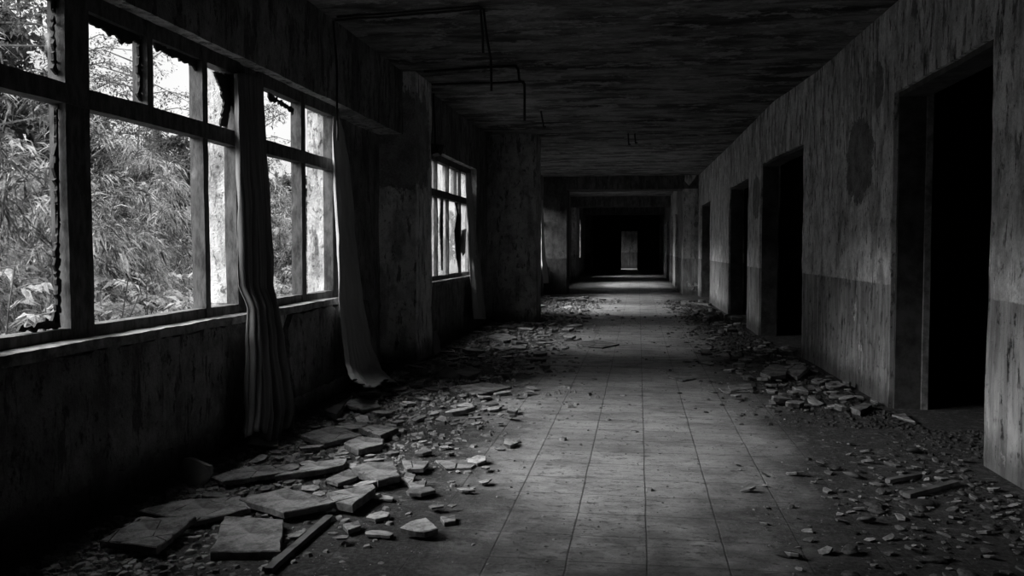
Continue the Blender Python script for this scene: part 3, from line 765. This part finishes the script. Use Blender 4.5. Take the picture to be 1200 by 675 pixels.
def bamboo_mesh(seed, h=4.0, culms=9, spread=1.0, per=20, lv=36):
    global rng; rng = np.random.default_rng(seed); R = random.Random(seed)
    st = MB(); V_ = []
    for c_ in range(culms):
        a = R.uniform(0, 6.28); b0 = Vector((R.gauss(0, spread * .5), R.gauss(0, spread * .5), 0))
        lean = Vector((math.cos(a), math.sin(a), 0)) * R.uniform(.3, 1.1); hh = h * R.uniform(.55, 1.05)
        pts = [b0 + lean * (t ** 2.2) + Vector((0, 0, hh * (t - .12 * t ** 4))) for t in [i / 10 for i in range(11)]]
        st.tube(pts, .014, 5, .004)
        for q in range(per):
            t = R.uniform(.12, 1); i = min(9, int(t * 10)); p = pts[i].lerp(pts[i + 1], t * 10 - i)
            a2 = R.uniform(0, 6.28); out = Vector((math.cos(a2), math.sin(a2), R.uniform(-.1, .5))).normalized(); bl = R.uniform(.3, .8)
            bp = [p + out * bl * s + Vector((0, 0, -.45 * bl * s * s)) for s in (0, .33, .66, 1)]
            st.tube(bp, .003, 3, .0015)
            ts = rng.random(lv); base = np.array([list(p + out * bl * s + Vector((0, 0, -.45 * bl * s * s))) for s in ts])
            base += rng.normal(size=(lv, 3)) * .035
            D = np.array(out)[None] * (.9) + rng.normal(size=(lv, 3)) * .55 + np.array([0, 0, -.55])
            V_.append(leaves(lv, base, D, rng.uniform(.12, .30, lv), rng.uniform(.008, .015, lv), .35))
    return st.mesh('culms', M['bark']), quadmesh('foliage', np.concatenate(V_), M['bleaf'])
def tree_mesh(seed, h=5.5, crown=1.7, nb=60, lv=170, lsz=(.04, .09), lw=.3, mat='tleaf', low=.3):
    global rng; rng = np.random.default_rng(seed); R = random.Random(seed); st = MB(); V_ = []
    tr = [Vector((.25 * math.sin(t * 3 + seed) * t, .2 * math.cos(t * 2.3 + seed) * t, h * t)) for t in [i / 9 for i in range(10)]]
    st.tube(tr, .07 if low < .4 else .035, 7, .012)
    for b in range(nb):
        t = R.uniform(low, 1); i = min(8, int(t * 9)); p = tr[i].lerp(tr[i + 1], t * 9 - i)
        a = R.uniform(0, 6.28); out = Vector((math.cos(a), math.sin(a), R.uniform(-.15, .6))).normalized(); bl = crown * R.uniform(.45, 1) * (1.15 - .55 * t)
        mid = p + out * bl * .5 + Vector((R.gauss(0, .1), R.gauss(0, .1), .08)); end = p + out * bl + Vector((R.gauss(0, .15), R.gauss(0, .15), -.1 * bl))
        st.tube([p, mid, end], .018, 4, .003)
        for s in range(7):
            u = R.uniform(.3, 1); q = (p.lerp(mid, u * 2) if u < .5 else mid.lerp(end, u * 2 - 1)); a2 = Vector((R.gauss(0, 1), R.gauss(0, 1), R.gauss(-.1, .6))).normalized() * R.uniform(.2, .55)
            st.tube([q, q + a2], .004, 3, .0015); n = lv // 7
            tt = rng.random(n)[:, None]; base = np.array(q)[None] + np.array(a2)[None] * tt + rng.normal(size=(n, 3)) * .04
            D = np.array(a2)[None] * 1.5 + rng.normal(size=(n, 3)) * .7
            ln = rng.uniform(lsz[0], lsz[1], n)
            V_.append(leaves(n, base, D, ln, ln * lw, .2))
    return st.mesh('trunk', M['bark']), quadmesh('foliage', np.concatenate(V_), M[mat])
def shrub_mesh(seed, h=1.0, stems=7):
    global rng; rng = np.random.default_rng(seed); R = random.Random(seed); st = MB(); V_ = []
    for s in range(stems):
        a = R.uniform(0, 6.28); ln = Vector((math.cos(a), math.sin(a), 0)) * R.uniform(.1, .5); hh = h * R.uniform(.6, 1.05)
        pts = [Vector((R.gauss(0, .05), R.gauss(0, .05), 0)) * (1 - t) + ln * t ** 1.5 + Vector((0, 0, hh * (t - .15 * t * t))) for t in (0, .25, .5, .75, 1)]
        st.tube(pts, .008, 5, .003)
        for k in range(6):
            t = R.uniform(.45, 1); p = pts[0].lerp(pts[4], t) if t < .5 else pts[2].lerp(pts[4], t * 2 - 1); a2 = R.uniform(0, 6.28)
            out = Vector((math.cos(a2), math.sin(a2), .25)); L = R.uniform(.12, .3)
            st.tube([p, p + out * L * .5 + Vector((0, 0, .01)), p + out * L], .0025, 3)
            m_ = 9; tt = np.linspace(.25, 1, m_); base = np.array([list(p + out * L * q) for q in tt]); side = np.array([-out.y, out.x, 0.0])
            sg = np.where(np.arange(m_) % 2 == 0, 1., -1.)[:, None]
            D = np.array(out)[None] * .6 + side[None] * sg * 1.0 + np.array([0, 0, -.35]) + rng.normal(size=(m_, 3)) * .15
            V_.append(leaves(m_, base, D, rng.uniform(.06, .12, m_), rng.uniform(.011, .02, m_), .3))
    return st.mesh('stems', M['bark']), quadmesh('foliage', np.concatenate(V_), M['sleaf'])
GZ = -.25
g = MB().box(-60, XO + .02, -12, 75, GZ - .3, GZ, None); tag(g.build('ground', M['soil']), 'dark leaf littered ground outside the windows', 'ground', kind='structure')
def plant(name, meshes, loc, rot, s, label, cat, group=None, parts=('stem', 'foliage')):
    r = empty(name, loc); r.rotation_euler = (0, 0, rot); r.scale = (s, s, s); tag(r, label, cat, group)
    for nm, me in zip(parts, meshes):
        o = bpy.data.objects.new(nm, me); C.objects.link(o); o.parent = r
BM_ = [bamboo_mesh(i + 1) for i in range(4)]
TM_ = [tree_mesh(i + 20, crown=2.2, nb=110, lv=210, lsz=(.09, .2), lw=.32, low=.06) for i in range(3)]
LM_ = [tree_mesh(i + 40, h=4.9, crown=2.2, nb=34, lv=126, lsz=(.03, .08), lw=.2, low=.5) for i in range(2)]
SM_ = [shrub_mesh(i + 60) for i in range(3)]
R = random.Random(11)
def gpos(px, X): p = atX(px, 290, X); return (X, p.y, GZ)
for i, (px, X, s, lb) in enumerate([(-60, -5.2, .80, 'bamboo clump just outside the near left pane, cut by the picture edge'), (22, -5.6, .92, 'pale drooping bamboo clump behind the near left pane'), (80, -7.0, .72, 'bamboo clump behind the thick window post'),
        (135, -6.6, .78, 'bamboo clump in the middle of the large pane'), (200, -7.2, .82, 'bamboo clump at the right of the large pane'), (262, -7.6, .74, 'bamboo clump behind the narrow pane by the first curtain'),
        (322, -7.5, .85, 'bamboo clump seen through the second window'), (372, -8.5, .95, 'bamboo clump farther back through the second window'),
        (170, -9.0, 1.0, 'bamboo clump farther back behind the large pane'), (50, -8.5, .85, 'bamboo clump farther back behind the near left pane'), (515, -8, .8, 'bamboo clump outside the window past the first pillar')]):
    plant('bamboo', BM_[i % 4], gpos(px, X), i * 1.3, s, lb, 'bamboo', 'bamboo outside the windows', ('culms', 'foliage'))
for i, (px, X, s, lb) in enumerate([(-40, -9.5, .95, 'dark leafy tree far left beyond the bamboo'), (50, -11, .8, 'dark leafy tree behind the thick window post'), (130, -12, .62, 'low dark tree under the bright gap of sky'),
        (215, -12, .78, 'dark leafy tree right of the gap of sky'), (290, -13, .75, 'dark leafy tree behind the first curtain'), (350, -14, .78, 'dark leafy tree beyond the second window'), (420, -15, .6, 'dark leafy tree beyond the second curtain'), (520, -14, .7, 'dark leafy tree beyond the window past the first pillar')]):
    plant('tree', TM_[i % 3], gpos(px, X), i * 2.1, s, lb, 'tree', 'trees beyond the bamboo', ('trunk', 'foliage'))
for i, (px, X, s, lb) in enumerate([(5, -6.8, 1.0, 'lacy branched tree against the sky in the upper left pane'), (95, -9.0, 1.0, 'thin branched tree against the sky left of the second upper pane'), (160, -8.5, .95, 'thin branched tree against the sky in the third upper pane'), (300, -9.5, 1.0, 'thin branched tree in the upper pane of the second window')]):
    plant('slender_tree', LM_[i % 2], gpos(px, X), i * 1.7 + 1, s, lb, 'tree', 'slender trees against the sky', ('trunk', 'foliage'))
for i, (px, X, s, lb) in enumerate([(128, -4.0, 1.42, 'broad leafed shrub just above the sill in the large pane'), (175, -4.4, 1.3, 'broad leafed shrub right of its taller neighbour in the large pane'), (40, -4.1, 1.4, 'broad leafed shrub at the foot of the near left pane'),
        (-10, -4.3, 1.5, 'broad leafed shrub at the left edge of the picture'), (220, -5.4, 1.4, 'broad leafed shrub at the lower right of the large pane'), (330, -5.6, 1.3, 'broad leafed shrub low in the second window')]):
    plant('shrub', SM_[i % 3], gpos(px, X), i * 1.1, s, lb, 'shrub', 'broad leafed shrubs under the windows', ('stems', 'foliage'))
rng = np.random.default_rng(99); n = 26000
gp = np.stack([rng.uniform(-9, -3.15, n), rng.uniform(2, 18, n), np.full(n, GZ)], 1); gd = rng.normal(size=(n, 3)) * .35 + np.array([0, 0, 1.])
me = quadmesh('grass', leaves(n, gp, gd, rng.uniform(.12, .42, n), rng.uniform(.004, .009, n), .15), M['grass'])
tag(link('grass', me), 'pale grass and weeds on the ground outside the windows', 'grass', kind='stuff')
# ------------------------------------------------------------------ light
wd = bpy.data.worlds.new('overcast_sky'); sc.world = wd; wd.use_nodes = True; nt = wd.node_tree; nt.nodes.clear()
tc = nt.nodes.new('ShaderNodeTexCoord'); sp = nt.nodes.new('ShaderNodeSeparateXYZ'); nt.links.new(tc.outputs['Generated'], sp.inputs[0])
mr = nt.nodes.new('ShaderNodeMapRange'); mr.inputs[1].default_value = .2; mr.inputs[2].default_value = .85; mr.inputs[3].default_value = .37; mr.inputs[4].default_value = 2.4; nt.links.new(sp.outputs[2], mr.inputs[0])
nz = nt.nodes.new('ShaderNodeTexNoise'); nz.inputs['Scale'].default_value = 2.2; nz.inputs['Detail'].default_value = 4; nt.links.new(tc.outputs['Generated'], nz.inputs[0])
m2 = nt.nodes.new('ShaderNodeMapRange'); m2.inputs[3].default_value = .8; m2.inputs[4].default_value = 1.2; nt.links.new(nz.outputs[0], m2.inputs[0])
mm = nt.nodes.new('ShaderNodeMath'); mm.operation = 'MULTIPLY'; nt.links.new(mr.outputs[0], mm.inputs[0]); nt.links.new(m2.outputs[0], mm.inputs[1])
bg = nt.nodes.new('ShaderNodeBackground'); bg.inputs['Color'].default_value = (1, 1, 1, 1); ms = nt.nodes.new('ShaderNodeMath'); ms.operation = 'MULTIPLY'; ms.inputs[1].default_value = .8
nt.links.new(mm.outputs[0], ms.inputs[0]); nt.links.new(ms.outputs[0], bg.inputs['Strength'])
ow = nt.nodes.new('ShaderNodeOutputWorld'); nt.links.new(bg.outputs[0], ow.inputs[0])
sl = bpy.data.lights.new('hazy_sun', 'SUN'); sl.energy = 4.0; sl.angle = math.radians(44)
so = bpy.data.objects.new('hazy_sun', sl); C.objects.link(so)
el, az = math.radians(33), math.radians(-15)
d = Vector((math.cos(el) * math.cos(az), -math.cos(el) * math.sin(az), -math.sin(el)))
so.rotation_euler = d.to_track_quat('-Z', 'Y').to_euler()
sc.view_settings.view_transform = 'Standard'; sc.view_settings.look = 'None'; sc.view_settings.gamma = 1; sc.view_settings.use_curve_mapping = False
sc.view_settings.exposure = 1.7
sc.cycles.use_denoising = True; sc.cycles.denoising_input_passes = 'RGB_ALBEDO_NORMAL'; sc.cycles.denoising_prefilter = 'ACCURATE'
sc.cycles.max_bounces = 8; sc.cycles.diffuse_bounces = 5; sc.cycles.transparent_max_bounces = 12; sc.cycles.transmission_bounces = 4
sc.cycles.caustics_reflective = False; sc.cycles.caustics_refractive = False
sc.cycles.sample_clamp_indirect = 4
